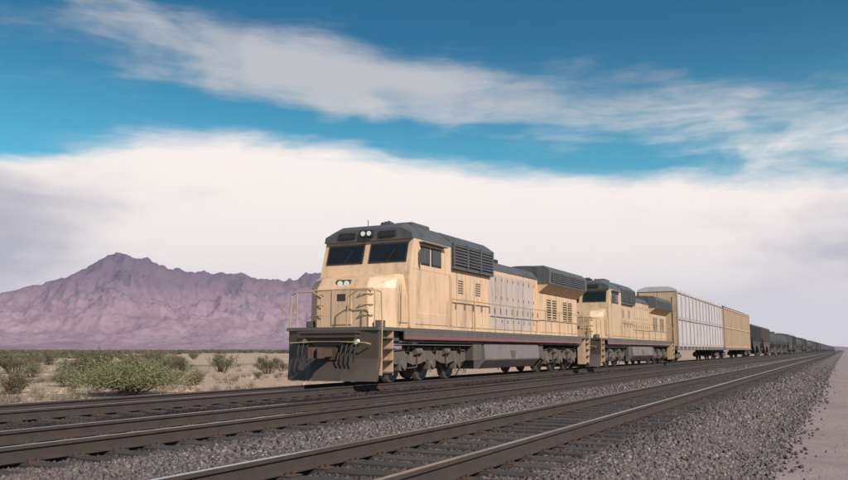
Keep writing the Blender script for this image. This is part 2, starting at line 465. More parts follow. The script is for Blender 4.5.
# loose ballast stones, thinned out with distance
def ballast_stones():
    tot = 190000
    base = np.array([(1, 0, 0), (-1, 0, 0), (0, 1, 0), (0, -1, 0), (0, 0, 1), (0, 0, -1)], float)
    tris = np.array([(0, 2, 4), (2, 1, 4), (1, 3, 4), (3, 0, 4), (2, 0, 5), (1, 2, 5), (3, 1, 5), (0, 3, 5)])
    # sample in polar coordinates round the camera so that density follows apparent size
    n = tot * 3
    a = R(-1.5) + rng.random(n) * R(62)
    d = 2.2 * (95 / 2.2) ** (rng.random(n) ** .85)
    X = -np.sin(a) * d; Y = np.cos(a) * d
    ok = (X < -.93 + .5 * rng.random(n) ** 16) & (X > -15.9) & (rng.random(n) > (d - 35) / 60)
    for T in TRACKS:           # keep rails clear, and most of the sleepers' tops
        ok &= ~((np.abs(np.abs(X - T) - .7525) < .11))
        on = (np.abs(X - T) < 1.28) & (np.abs(((Y - T_OFF[T]) % SPACING) - SPACING / 2) > SPACING / 2 - .125)
        ok &= ~(on & (rng.random(n) < .985))
    X, Y, d = X[ok][:tot], Y[ok][:tot], d[ok][:tot]; n = len(X)
    Z = np.maximum(.012, np.interp(X, [p[0] for p in PROF], [p[1] for p in PROF]))
    size = (.016 + .020 * rng.random(n)) * (1 + np.clip(d - 9, 0, 30) * .022)
    q = rng.normal(size=(n, 4)); q /= np.linalg.norm(q, axis=1)[:, None]
    w, x, y, z = q.T
    Rm = np.stack([1 - 2 * (y * y + z * z), 2 * (x * y - z * w), 2 * (x * z + y * w), 2 * (x * y + z * w), 1 - 2 * (x * x + z * z), 2 * (y * z - x * w), 2 * (x * z - y * w), 2 * (y * z + x * w), 1 - 2 * (x * x + y * y)], 1).reshape(n, 3, 3)
    sc = size[:, None, None] * (.7 + .7 * rng.random((n, 6, 1))) * np.array([1, 1, .85])
    pts = np.einsum('nij,nkj->nki', Rm, base[None] * sc)
    pts += np.stack([X, Y, Z + size * (.3 + .5 * rng.random(n))], 1)[:, None, :]
    V = pts.reshape(-1, 3).astype(np.float32)
    F = (tris[None] + (np.arange(n) * 6)[:, None, None]).reshape(-1, 3).astype(np.int32)
    me = bpy.data.meshes.new('ballast_stones')
    me.vertices.add(len(V)); me.vertices.foreach_set('co', V.ravel())
    me.loops.add(F.size); me.loops.foreach_set('vertex_index', F.ravel())
    me.polygons.add(len(F)); me.polygons.foreach_set('loop_start', np.arange(0, F.size, 3, dtype=np.int32))
    me.update(calc_edges=True); me.validate()
    me.materials.append(M['stones'])
    tag(link('ballast_stones', me), 'loose crushed stones lying over the track bed', kind='stuff')

SPACING = .56
T_OFF = {TRACKS[0]: .1, TRACKS[1]: .33, TRACKS[2]: .21}
ballast_stones()

# mountains: a ridge whose height follows the skyline in azimuth, with eroded spurs
SKY_PX = [(-200, 300), (-90, 285), (-40, 298), (0, 291), (30, 285), (60, 276), (85, 267), (105, 259), (125, 255), (145, 260), (165, 268), (185, 272), (205, 274), (232, 270), (258, 276), (283, 281), (300, 274), (330, 268), (360, 276), (420, 290), (500, 305), (600, 322), (700, 336), (848, 346)]
def mountains():
    f = 848 * LENS / 36
    A, E = [], []
    for px, py in SKY_PX:
        v = Vector(((px - 424) / f, (240 - py) / f, -1)); v.rotate(cam.rotation_euler)
        A.append(math.degrees(math.atan2(v.x, v.y))); E.append(v.z / math.hypot(v.x, v.y))
    A = [-150, -110, -85] + A + [15, 30]; E = [.05, .09, .07] + E + [.004, .0]
    na, nr = 1300, 150
    az = np.linspace(-100, 12, na); rr = np.linspace(4300, 7600, nr); RID = 6000.0
    v = []
    for a in az:
        h = float(np.interp(a, A, E)) * RID
        ca, sa = math.cos(R(a)), math.sin(R(a))
        for r in rr:
            x, y = sa * r, ca * r
            t = (r - 4300) / (RID - 4300) if r < RID else 1 - (r - RID) / (7600 - RID) * .9
            prof = max(0.0, t) ** 1.5
            rid = mnoise.ridged_multi_fractal(Vector((x * .0011, y * .0011, 1.3)), 1.0, 2.1, 6, 1.0, 2.0)
            er = mnoise.fractal(Vector((x * .004, y * .004, 9.0)), 1.0, 2.0, 5)
            k = 4 * t * (1 - t) if r < RID else 0
            k = max(k, .12)
            r3 = mnoise.ridged_multi_fractal(Vector((x * .009, y * .009, 2.3)), .8, 2.2, 4, 1.0, 2.0)
            r2 = mnoise.ridged_multi_fractal(Vector((x * .0035, y * .0035, 5.3)), .9, 2.2, 5, 1.0, 2.0)
            z = h * prof * (1 + k * .55 * (rid - 1.15) + (.05 + .24 * k) * (r2 - 1.1) + (.02 + .09 * k) * (r3 - 1.1)) + h * .03 * er * prof
            v.append((x, y, z - 6))
    fc = [(i * nr + j, i * nr + j + 1, (i + 1) * nr + j + 1, (i + 1) * nr + j) for i in range(na - 1) for j in range(nr - 1)]
    me = bpy.data.meshes.new('mountains'); me.from_pydata(v, [], fc); me.materials.append(M['rock'])
    me.polygons.foreach_set('use_smooth', [True] * len(fc)); me.update()
    tag(link('mountains', me), 'hazy mauve desert mountains with one higher peak', kind='structure')
mountains()

# ------------------------------------------------------------------ tracks
def make_track(X, label, ylast):
    root = empty('railway_track', (X, 0, 0)); tag(root, label, 'railway track', 'parallel railway tracks')
    for sx in (-1, 1):
        c = sx * .7525
        pr = [(-.07, .515), (.07, .515), (.07, .527), (.012, .55), (.010, .635), (.036, .645), (.036, .676), (-.036, .676), (-.036, .645), (-.010, .635), (-.012, .55), (-.07, .527)]
        r = MB().prism_y([(c + a, b) for a, b in pr], -6, 2500).build('rail', M['rail'], root)
        MB().box(c - .03, c + .03, -6, 2500, .674, .681).build('rail_head', M['railtop'], r)
    sm = []
    for k in range(4):
        mb = MB(); j = lambda: random.uniform(-.008, .008)
        secs = []
        for x in (-1.3, -.6, .1, .7, 1.3):
            w = .115 + j(); t = .506 + j() * .5
            secs.append([(x, -w, .34), (x, w, .34), (x, w - .006, t - .008), (x, w - .02, t), (x, -w + .02, t), (x, -w + .006, t - .008)])
        mb.loft(secs); sm.append(mb.mesh('sleeper', M['wood']))
    y0 = T_OFF[X]; n = 0; far = MB(); pl = MB()
    k = int(-3 / SPACING)
    while True:
        y = y0 + k * SPACING
        if y > 420: break
        k += 1
        if y < ylast and n < 215:
            o = link('sleeper', random.choice(sm), root, (random.uniform(-.03, .03), y, random.uniform(-.004, .004)))
            o.rotation_euler = (0, 0, random.uniform(-.012, .012)); n += 1
            for c in (-.7525, .7525):
                pl.box(c - .17, c + .17, y - .095, y + .095, .507, .516)
                for e in (-.1, .1):
                    for q in (-.05, .05): pl.box(c + e - .012, c + e + .012, y + q - .012, y + q + .012, .51, .545)
        else:
            far.box(-1.3, 1.3, y - .115, y + .115, .34, .506)
    tag(far.build('far_sleepers', M['wood'], root), kind='stuff')
    tag(pl.build('tie_plates', M['rust'], root), kind='stuff')
    return root
make_track(TRACKS[0], 'railway track the train runs on, farthest from the dirt road', 34)
make_track(TRACKS[1], 'empty railway track in the middle, right beside the train', 110)
make_track(TRACKS[2], 'empty railway track nearest the dirt road in the foreground', 110)

# ------------------------------------------------------------------ rolling stock
def wheelset_parts(tr, yc, side_x, rad, axles, mats):
    w = MB()
    w.lathe_x(0, 0, 0, [(-.05, rad * .92), (-.045, rad + .02), (-.02, rad + .02), (-.01, rad), (.085, rad - .004), (.09, rad * .86), (.05, rad * .80), (.045, rad * .4), (.09, rad * .34), (.09, .02)], 28)
    me = w.mesh('wheel', mats['wheelrim'])
    ax = MB().tube((-.7, 0, 0), (.7, 0, 0), .09, n=12).mesh('axle', mats['truck'])
    for a in axles:
        link('axle', ax, tr, (0, yc + a, rad))
        for s in (-1, 1):
            o = link('wheel', me, tr, (s * .72, yc + a, rad))
            if s < 0: o.rotation_euler = (0, 0, math.pi)

def loco_truck(root, yc):
    tr = empty('truck', (0, 0, 0)); tr.parent = root; KIDS.setdefault(root.name, []).append(tr)
    wheelset_parts(tr, yc, 0, .53, (-1.93, 0, 1.93), M)
    for s in (-1, 1):
        x0, x1 = sorted((s * 1.02, s * 1.17))
        yz = [(-2.65, .62), (-2.6, .86), (-2.15, .98), (-1.4, .92), (-1.1, .84), (-.8, .92), (-.3, 1.02), (.3, 1.02), (.8, .92), (1.1, .84), (1.4, .92), (2.15, .98), (2.6, .86), (2.65, .62), (2.3, .55), (1.6, .60), (1.2, .52), (.7, .56), (.3, .66), (-.3, .66), (-.7, .56), (-1.2, .52), (-1.6, .60), (-2.3, .55)]
        MB().prism_x([(yc + a, b) for a, b in yz], x0, x1).build('side_frame', M['truck'], tr, .02)
        for a in (-1.93, 0, 1.93):
            b = MB(); y = yc + a
            b.box(*sorted((s * 1.0, s * 1.20)), y - .2, y + .2, .36, .72)
            b.tube((s * 1.19, y, .53), (s * 1.27, y, .53), .15, .13, n=14)
            b.build('axle_box', M['truck'], tr, .012)
            sp = MB()
            for e in (-.3, .3):
                for i in range(5):
                    z = .60 + i * .055
                    sp.tube((s * 1.1, y + e, z), (s * 1.1, y + e, z + .03), .085, n=10)
            sp.build('spring', M['truck'], tr)
        for e in (-1.0, 1.0):
            MB().tube((s * 1.2, yc + e - .22, .92), (s * 1.2, yc + e + .2, .92), .11, n=12).build('brake_cylinder', M['truck'], tr)
            MB().path([(s * 1.21, yc + e, .85), (s * 1.2, yc + e * 1.05, .45), (s * 1.05, yc + e * 1.4, .42)], .025).build('brake_rod', M['rust'], tr)
        MB().path([(s * 1.2, yc - 2.5, .95), (s * 1.22, yc - 1.4, 1.03), (s * 1.22, yc + 1.4, 1.03), (s * 1.2, yc + 2.5, .95)], .02).build('air_pipe', M['truck'], tr)
    MB().box(-.95, .95, yc - 2.3, yc + 2.3, .62, .9).build('bolster', M['truck'], tr)

def sym(fn):
    for s in (-1, 1): fn(s)

def make_loco(label, body, patch=None, full=True):
    root = empty('locomotive'); tag(root, label, 'locomotive', 'locomotives at the head of the train')
    F, P = M['frame'], M['pilot']
    # frame and walkway
    sill = MB().box(-1.3, 1.3, .95, 21.5, 1.22, 1.5); sill.build('underframe', F, root, .01)
    MB().box(-1.53, 1.53, .62, 21.75, 1.50, 1.60).build('walkway', F, root, .008)
    def skirt(s):
        MB().box(*sorted((s * 1.50, s * 1.535)), 2.1, 20.2, 1.27, 1.50).build('side_sill', F, root)
        MB().box(*sorted((s * 1.533, s * 1.538)), 2.2, 20.1, 1.30, 1.345).build('reflective_stripe', M['red'], root)
    sym(skirt)
    # pilots at both ends with couplers, hoses, steps
    for end in (0, 1):
        Y = (lambda y: y) if end == 0 else (lambda y: 22.37 - y)
        lo = [(-1.46, .62), (-.5, .30), (.5, .30), (1.46, .62), (1.46, .74), (-1.46, .74)]
        hi = [(-1.5, .72), (-.6, .58), (.6, .58), (1.5, .72), (1.5, .84), (-1.5, .84)]
        top = [(-1.5, .70), (-.6, .60), (.6, .60), (1.5, .70), (1.5, .84), (-1.5, .84)]
        MB().loft([[(x, Y(y), .12) for x, y in lo], [(x, Y(y), .75) for x, y in hi], [(x, Y(y), 1.5) for x, y in top]]).build('pilot', P, root, .01)
        MB().box(-.95, .95, *sorted((Y(.34), Y(.72))), 1.30, 1.36).box(-.95, .95, *sorted((Y(.34), Y(.72))), 1.42, 1.48).box(-.9, .9, *sorted((Y(.40), Y(.72))), 1.36, 1.42).build('anticlimber', P, root, .008)
        cp = MB().box(-.13, .13, *sorted((Y(.05), Y(.7))), .77, 1.0)
        cp.prism_z([(-.14, Y(.1)), (-.22, Y(-.12)), (-.18, Y(-.36)), (-.05, Y(-.40)), (-.06, Y(-.18)), (.04, Y(-.1)), (.12, Y(-.26)), (.21, Y(-.22)), (.2, Y(0)), (.14, Y(.1))], .74, 1.04)
        cp.box(-.28, .28, *sorted((Y(.5), Y(.62))), .68, 1.09)
        cp.build('coupler', M['rust'], root, .015)
        for hx in (-.95, -.8, -.65, .5, .65, .8, .95):
            pts = [(hx, Y(.62), 1.15), (hx, Y(.42), 1.1), (hx * .98, Y(.34), .85), (hx * .95, Y(.36), .62)]
            MB().path(pts, .025).build('air_hose', M['rubber'], root)
        MB().path([(-1.3, Y(.6), 1.12), (-1.25, Y(.42), 1.16), (-.3, Y(.42), 1.2), (.3, Y(.42), 1.2), (1.25, Y(.42), 1.16), (1.3, Y(.6), 1.12)], .018).build('uncoupling_lever', M['handrail'], root)
        for s in (-1, 1):
            # step well: tan side plates, four treads
            MB().box(*sorted((s * 1.12, s * 1.50)), *sorted((Y(.86), Y(.89))), .28, 1.5).build('step_plate', body, root)
            MB().box(*sorted((s * 1.12, s * 1.50)), *sorted((Y(1.48), Y(1.51))), .28, 1.5).build('step_plate', body, root)
            MB().box(*sorted((s * 1.10, s * 1.12)), *sorted((Y(.86), Y(1.51))), .28, 1.5).build('step_back', body, root)
            for z in (.33, .66, .98, 1.28):
                MB().box(*sorted((s * 1.13, s * 1.53)), *sorted((Y(.893), Y(1.477))), z, z + .035).build('step', M['steel'], root)
            MB().path([(s * 1.5, Y(.84), .75), (s * 1.54, Y(.80), 1.7), (s * 1.5, Y(.82), 2.55), (s * 1.35, Y(.8), 2.62)], .02).build('grab_rail', M['handrail'], root)
            MB().path([(s * 1.3, Y(.8), 1.6), (s * 1.3, Y(.8), 2.62), (s * .75, Y(.78), 2.62), (s * .45, Y(.78), 2.45), (s * .42, Y(.78), 1.6)], .018).build('end_rail', M['handrail'], root)
            MB().tube((s * .85, Y(.68), 1.20), (s * .85, Y(.56), 1.20), .085, n=14).build('ditch_light', M['lens'], root)
    # wide nose with chamfered corners and sloping top
    def ring(y0, yc, xc, xw, z, yb=2.5): return [(-xw, yb, z), (-xw, yc, z), (-xc, y0, z), (xc, y0, z), (xw, yc, z), (xw, yb, z)]
    MB().loft([ring(1.15, 1.75, .86, 1.46, 1.60), ring(1.15, 1.75, .86, 1.46, 2.72), ring(1.34, 1.86, .80, 1.42, 3.02), ring(1.75, 2.05, .76, 1.36, 3.16)]).build('nose', body, root, .03)
    dr = MB().box(-.34, .34, 1.125, 1.16, 1.68, 2.66).build('nose_door', body, root, .012)
    MB().box(.22, .27, 1.09, 1.125, 2.1, 2.25).build('handle', M['steel'], dr)
    MB().box(-.14, .14, 1.117, 1.126, 2.36, 2.56).build('door_window', M['glass'], dr)
    hl = MB().box(-.24, .24, 1.22, 1.42, 2.74, 2.98).build('headlight_box', M['roof'], root, .02)
    for hx in (-.11, .11): MB().tube((hx, 1.23, 2.86), (hx, 1.205, 2.86), .085, n=16).build('headlight', M['lens'], hl)
    # cab
    yz = [(2.42, 1.60), (2.30, 3.05), (2.66, 4.30), (5.25, 4.30), (5.25, 1.60)]
    MB().prism_x(yz, -1.55, 1.55).build('cab', body, root, .03)
    sec = lambda y, k: [(-1.56, y, 4.26), (-1.52, y, 4.44), (-1.12, y, 4.74 + k), (1.12, y, 4.74 + k), (1.52, y, 4.44), (1.56, y, 4.26)]
    MB().loft([sec(2.55, -.12), sec(2.95, .05), sec(5.27, .05)]).build('cab_roof', M['roof'], root, .03)
    def fz(y_off, z): return 2.30 + (z - 3.05) * .288 - y_off
    for a, b in ((-1.40, -.10), (.10, 1.40)):
        quad = lambda o, m: [(a + m, fz(o, 3.56 + m), 3.56 + m), (b - m, fz(o, 3.56 + m), 3.56 + m), (b - m, fz(o, 4.18 - m), 4.18 - m), (a + m, fz(o, 4.18 - m), 4.18 - m)]
        w = MB().loft([quad(-.01, 0), quad(.02, 0)]).build('windscreen', M['rubber'], root)
        MB().loft([quad(.015, .05), quad(.026, .05)]).build('pane', M['glass'], w)
        MB().path([((a + b) / 2, fz(.04, 3.58), 3.58), ((a + b) / 2 + .25, fz(.04, 3.98), 3.98)], .012).build('wiper', M['rubber'], w)
    for s in (-1, 1):
        MB().box(*sorted((s * .42, s * 1.0)), 2.50, 2.7, 4.36, 4.54).build('number_board', M['black'], root, .01)
        for k, (y0, y1) in enumerate(((3.1, 3.7), (3.8, 4.5))):
            w = MB().box(*sorted((s * 1.54, s * 1.565)), y0, y1, 3.52, 4.1).build('side_window', M['rubber'], root, .008)
            MB().box(*sorted((s * 1.56, s * 1.572)), y0 + .06, y1 - .06, 3.58, 4.04).build('pane', M['glass'], w)
        MB().prism_x([(2.98, 4.17), (4.68, 4.17), (4.68, 4.21), (2.98, 4.21)], *sorted((s * 1.55, s * 1.72))).build('sun_visor', M['roof'], root)
        MB().box(*sorted((s * 1.60, s * 1.78)), 2.9, 2.94, 3.55, 3.95).build('mirror', M['roof'], root)
        MB().box(*sorted((s * 1.54, s * 1.57)), 2.75, 5.0, 1.72, 2.05).build('cab_panel', body, root, .01)
    rh = MB().box(-.22, .22, 2.46, 2.66, 4.37, 4.59).build('roof_headlight', M['black'], root, .02)
    for hx in (-.105, .105): MB().tube((hx, 2.465, 4.48), (hx, 2.445, 4.48), .075, n=14).build('lamp', M['lens'], rh)
    hn = MB()
    for i, x in enumerate((-.16, 0, .16)): hn.tube((x, 4.2, 4.95), (x, 3.75 - .08 * i, 4.95), .02, .075, n=10)
    hn.box(-.2, .2, 4.15, 4.25, 4.75, 4.97); hn.build('horn', M['roof'], root)
    MB().box(.5, 1.1, 3.4, 4.6, 4.78, 4.90).build('air_conditioner', M['roof'], root, .03)
    MB().tube((-.6, 3.6, 4.75), (-.6, 3.6, 5.1), .012, n=5).tube((.2, 4.8, 4.75), (.2, 4.8, 5.05), .012, n=5).build('antenna', M['black'], root)
    for s in (-1, 1):
        for z in (1.95, 2.25, 2.55): MB().path([(s * .98, 1.26, z), (s * .98, 1.18, z), (s * .62, 1.08, z), (s * .62, 1.15, z)], .014).build('grab_iron', M['handrail'], root)
        MB().path([(s * 1.58, 5.1, 1.7), (s * 1.62, 5.1, 1.75), (s * 1.62, 5.1, 3.3), (s * 1.58, 5.1, 3.35)], .016).build('grab_rail', M['handrail'], root)
        MB().path([(s * 1.5, 1.9, 1.7), (s * 1.54, 1.9, 1.75), (s * 1.54, 1.9, 2.8), (s * 1.5, 1.9, 2.85)], .016).build('grab_rail', M['handrail'], root)
        MB().box(*sorted((s * 1.548, s * 1.556)), 2.6, 5.22, 3.36, 3.40).build('seam_strip', body, root)
        MB().box(*sorted((s * 1.548, s * 1.558)), 4.62, 4.66, 1.7, 3.36).build('seam_strip', body, root)
        MB().box(*sorted((s * 1.46, s * 1.49)), 1.85, 2.4, 1.75, 2.6).build('nose_hatch', body, root, .01)
        MB().box(*sorted((s * 1.05, s * 1.25)), 1.20, 1.50, 1.62, 1.80).build('step_light', M['frame'], root, .01)
    MB().box(-1.05, 1.05, 1.135, 1.16, 2.68, 2.71).build('seam_strip', body, root)
    # equipment cabinet behind the cab, brake grids above it
    MB().box(-1.34, 1.34, 5.25, 9.1, 1.60, 3.62).build('equipment_cabinet', body, root, .02)
    cap = [(-1.48, 3.62), (-1.50, 4.52), (-1.1, 4.80), (1.1, 4.80), (1.50, 4.52), (1.48, 3.62)]
    MB().prism_y(cap, 5.27, 9.1).build('brake_grid_box', M['roof'], root, .02)
    # engine hood
    hood = [(-.98, 1.60), (-.98, 4.02), (-.7, 4.34), (.7, 4.34), (.98, 4.02), (.98, 1.60)]
    MB().prism_y([(-.98, 1.60), (-.98, 3.98), (.98, 3.98), (.98, 1.60)], 9.1, 15.4).build('engine_hood', body, root, .015)
    MB().prism_y([(-.985, 3.98), (-.985, 4.06), (-.72, 4.36), (.72, 4.36), (.985, 4.06), (.985, 3.98)], 9.1, 15.4).build('hood_roof', M['roof'], root, .02)
    MB().box(-.35, .35, 11.2, 12.4, 4.36, 4.62).build('exhaust_stack', M['black'], root, .03)
    for y in (9.8, 13.6, 14.6): MB().box(-.5, .5, y - .3, y + .3, 4.36, 4.42).build('roof_hatch', M['roof'], root, .01)
    # radiator cab, flared at the top
    MB().box(-1.02, 1.02, 15.4, 21.2, 1.60, 3.45).build('radiator_cab', body, root, .02)
    MB().prism_y([(-1.02, 3.45), (-1.5, 3.82), (1.5, 3.82), (1.02, 3.45)], 15.4, 21.2).build('radiator_flare', body, root, .015)
    MB().prism_y([(-1.52, 3.82), (-1.54, 4.42), (-1.3, 4.62), (1.3, 4.62), (1.54, 4.42), (1.52, 3.82)], 15.38, 21.22).build('radiator_housing', M['roof'], root, .02)
    for y in (16.6, 18.3, 20.0):
        MB().tube((0, y, 4.62), (0, y, 4.70), .72, n=28).build('radiator_fan', M['black'], root)
    MB().box(-.9, .9, 21.2, 21.35, 1.9, 4.0).build('rear_panel', body, root, .02)
    for s in (-1, 1):
        # grids and louvres: dark recess plus separate slats
        MB().box(*sorted((s * 1.495, s * 1.515)), 5.5, 8.9, 3.75, 4.45).build('grille_back', M['black'], root)
        for i in range(7): MB().box(*sorted((s * 1.515, s * 1.545)), 5.5, 8.9, 3.77 + i * .1, 3.81 + i * .1).build('grille_slat', M['roof'], root)
        for y in (5.5, 6.63, 7.77, 8.86): MB().box(*sorted((s * 1.515, s * 1.56)), y - .02, y + .06, 3.72, 4.48).build('grille_post', M['roof'], root)
        MB().box(*sorted((s * 1.535, s * 1.55)), 15.7, 20.9, 3.92, 4.36).build('grille_back', M['black'], root)
        for i in range(5): MB().box(*sorted((s * 1.55, s * 1.575)), 15.7, 20.9, 3.93 + i * .09, 3.965 + i * .09).build('grille_slat', M['roof'], root)
        # cabinet doors
        for i in range(5):
            y0 = 5.38 + i * .735
            d = MB().box(*sorted((s * 1.34, s * 1.365)), y0, y0 + .68, 1.72, 3.5).build('cabinet_door', body, root, .01)
            MB().box(*sorted((s * 1.365, s * 1.39)), y0 + .56, y0 + .62, 2.3, 2.5).build('latch', M['steel'], d)
            if i in (1, 3):
                for k in range(6): MB().box(*sorted((s * 1.365, s * 1.378)), y0 + .1, y0 + .5, 2.85 + k * .08, 2.885 + k * .08).build('louvre', M['frame'], d)
        for i in range(10):
            y0 = 9.2 + i * .617
            pm = patch if (patch and 1 <= i <= 8) else body
            d = MB().box(*sorted((s * .98, s * 1.005)), y0, y0 + .575, 1.74, 3.84).build('hood_door', pm, root, .01)
            MB().box(*sorted((s * 1.005, s * 1.03)), y0 + .47, y0 + .52, 2.35, 2.55).build('latch', M['steel'], d)
            for z in (2.0, 2.9, 3.6): MB().box(*sorted((s * 1.005, s * 1.02)), y0 + .01, y0 + .05, z, z + .12).build('hinge', M['frame'], d)
        for i in range(7):
            y0 = 15.55 + i * .8
            d = MB().box(*sorted((s * 1.02, s * 1.045)), y0, y0 + .74, 1.74, 3.36).build('hood_door', body, root, .01)
            if i in (1, 2, 4, 5):
                MB().box(*sorted((s * 1.045, s * 1.05)), y0 + .08, y0 + .66, 2.3, 3.2).build('screen', M['black'], d)
                for k in range(8): MB().box(*sorted((s * 1.05, s * 1.065)), y0 + .08, y0 + .66, 2.33 + k * .11, 2.37 + k * .11).build('louvre', body, d)
        # side handrail on stanchions
        h = MB(); ys_ = [5.4, 7.3, 9.2, 11.1, 13.0, 14.9, 16.8, 18.7, 20.6]
        for a, b in zip(ys_[:-1], ys_[1:]):
            h.path([(s * 1.5, a, 2.62), (s * 1.5, b, 2.62)], .019)
        h.path([(s * 1.5, 20.6, 2.62), (s * 1.5, 21.3, 2.5), (s * 1.5, 21.5, 1.75)], .019)
        h.build('handrail', M['handrail'], root)
        for a in ys_: MB().tube((s * 1.5, a, 1.6), (s * 1.5, a, 2.63), .022, n=6).build('stanchion', M['handrail'], root)
    # fuel tank and air reservoirs
    tank = [(-1.40, 1.2), (-1.46, .62), (-1.15, .30), (1.15, .30), (1.46, .62), (1.40, 1.2)]
    MB().prism_y(tank, 8.3, 14.1).build('fuel_tank', M['tank'], root, .04)
    for s in (-1, 1):
        MB().tube((s * 1.25, 8.5, 1.12), (s * 1.25, 13.9, 1.12), .14, n=14).build('air_reservoir', M['truck'], root)
        MB().box(*sorted((s * 1.43, s * 1.47)), 10.9, 11.3, .7, .95).build('fuel_gauge', M['steel'], root)
        MB().box(*sorted((s * .9, s * 1.4)), 7.35, 8.1, .6, 1.2).build('battery_box', M['truck'], root, .02)
        MB().box(*sorted((s * .9, s * 1.35)), 14.25, 14.9, .7, 1.2).build('sand_box', M['truck'], root, .02)
    for s in (-1, 1):
        MB().path([(s * 1.42, 2.0, 1.2), (s * 1.42, 8.2, 1.2)], .022).path([(s * 1.36, 1.9, 1.12), (s * 1.36, 8.2, 1.12)], .016).path([(s * 1.42, 14.2, 1.2), (s * 1.42, 20.3, 1.2)], .022).build('air_line', M['tank'], root)
        for y in (2.7, 4.5, 6.4, 15.9, 17.8, 19.6):
            MB().path([(s * 1.3, y, 1.25), (s * 1.28, y + .08, 1.0), (s * 1.2, y + .3, .88), (s * 1.05, y + .35, .7)], .028).build('traction_cable', M['rubber'], root)
        for y in (2.05, 7.1, 15.3, 20.2):
            MB().path([(s * 1.2, y, 1.25), (s * 1.15, y, .6), (s * .8, y + (.1 if y < 11 else -.1), .12)], .02).build('sand_pipe', M['truck'], root)
        for k in range(13):
            y = 2.6 + k * 1.42
            MB().prism_x([(y, 1.24), (y + .05, 1.24), (y + .05, 1.5), (y, 1.5)], *sorted((s * 1.3, s * 1.5))).build('sill_bracket', F, root)
    loco_truck(root, 4.55); loco_truck(root, 17.75)
    return root

TX = TRACKS[0]; RZ = .681
NOSE_Y = 18.9
L1 = make_loco('leading locomotive with wide nose, faded yellow sides and dark grey roof', M['yellow'], M['patch'])
L1.location = (TX, NOSE_Y, RZ)
L2 = make_loco('second locomotive, deeper yellow, coupled behind the leading one', M['yellow2'])
L2.location = (TX, NOSE_Y + 23.0, RZ)
def car_truck(root, yc):
    tr = empty('truck'); tr.parent = root; KIDS.setdefault(root.name, []).append(tr)
    wheelset_parts(tr, yc, 0, .46, (-.9, .9), M)
    for s in (-1, 1):
        yz = [(-1.2, .36), (-1.2, .58), (-.7, .66), (-.45, .78), (.45, .78), (.7, .66), (1.2, .58), (1.2, .36), (.75, .42), (.4, .26), (-.4, .26), (-.75, .42)]
        MB().prism_x([(yc + a, b) for a, b in yz], *sorted((s * .98, s * 1.12))).build('side_frame', M['truck'], tr, .015)
    MB().box(-1.0, 1.0, yc - .2, yc + .2, .5, .95).build('bolster', M['truck'], tr)

def make_hopper(mat):
    L = 16.2
    root = empty('hopper_car')
    MB().box(-.3, .3, .3, L - .3, .95, 1.2).build('centre_sill', M['truck'], root)
    MB().prism_x([(1.9, 2.0), (1.2, 2.7), (1.2, 4.35), (L - 1.2, 4.35), (L - 1.2, 2.7), (L - 1.9, 2.0), (L - 3.6, 1.15), (L - 5.4, .55), (L - 7.0, 1.5), (L / 2, 1.55), (7.0, 1.5), (5.4, .55), (3.6, 1.15)], -1.50, 1.50).build('body', mat, root, .02)
    MB().prism_y([(-1.5, 4.35), (-1.4, 4.5), (-.5, 4.62), (.5, 4.62), (1.4, 4.5), (1.5, 4.35)], 1.15, L - 1.15).build('roof', mat, root, .01)
    for i in range(4): MB().box(-.4, .4, 2.0 + i * 3.2, 4.6 + i * 3.2, 4.6, 4.70).build('roof_hatch', M['hopper_grey'], root, .02)
    for s in (-1, 1):
        MB().box(*sorted((s * 1.5, s * 1.58)), 1.2, L - 1.2, 4.22, 4.36).build('top_rail', mat, root)
        MB().box(*sorted((s * 1.5, s * 1.58)), 1.5, L - 1.5, 1.95, 2.1).build('side_sill', mat, root)
        for i in range(12):
            y = 1.7 + i * (L - 3.4) / 11
            MB().box(*sorted((s * 1.5, s * 1.6)), y - .06, y + .06, 2.1, 4.22).build('rib', mat, root)
        for y in (.35, L - .35):
            MB().path([(s * 1.45, y, 1.1), (s * 1.45, y, 4.3)], .025).path([(s * 1.1, y, 1.1), (s * 1.1, y, 4.3)], .025).build('ladder', mat, root)
            MB().path([(s * 1.45, y, 2.0), (s * 1.45, 1.4 if y < 5 else L - 1.4, 2.05)], .03).build('end_brace', mat, root)
            MB().box(*sorted((s * 1.05, s * 1.5)), y - .3, y + .3, .98, 1.1).build('end_platform', M['truck'], root)
    for y in (0, L):
        e = 1 if y == 0 else -1
        MB().box(-.13, .13, *sorted((y - e * .25, y + e * .5)), .72, .98).build('coupler', M['rust'], root)
        MB().box(-1.5, 1.5, *sorted((y + e * .25, y + e * .4)), .9, 1.2).build('end_sill', M['truck'], root)
    car_truck(root, 1.9); car_truck(root, L - 1.9)
    return root

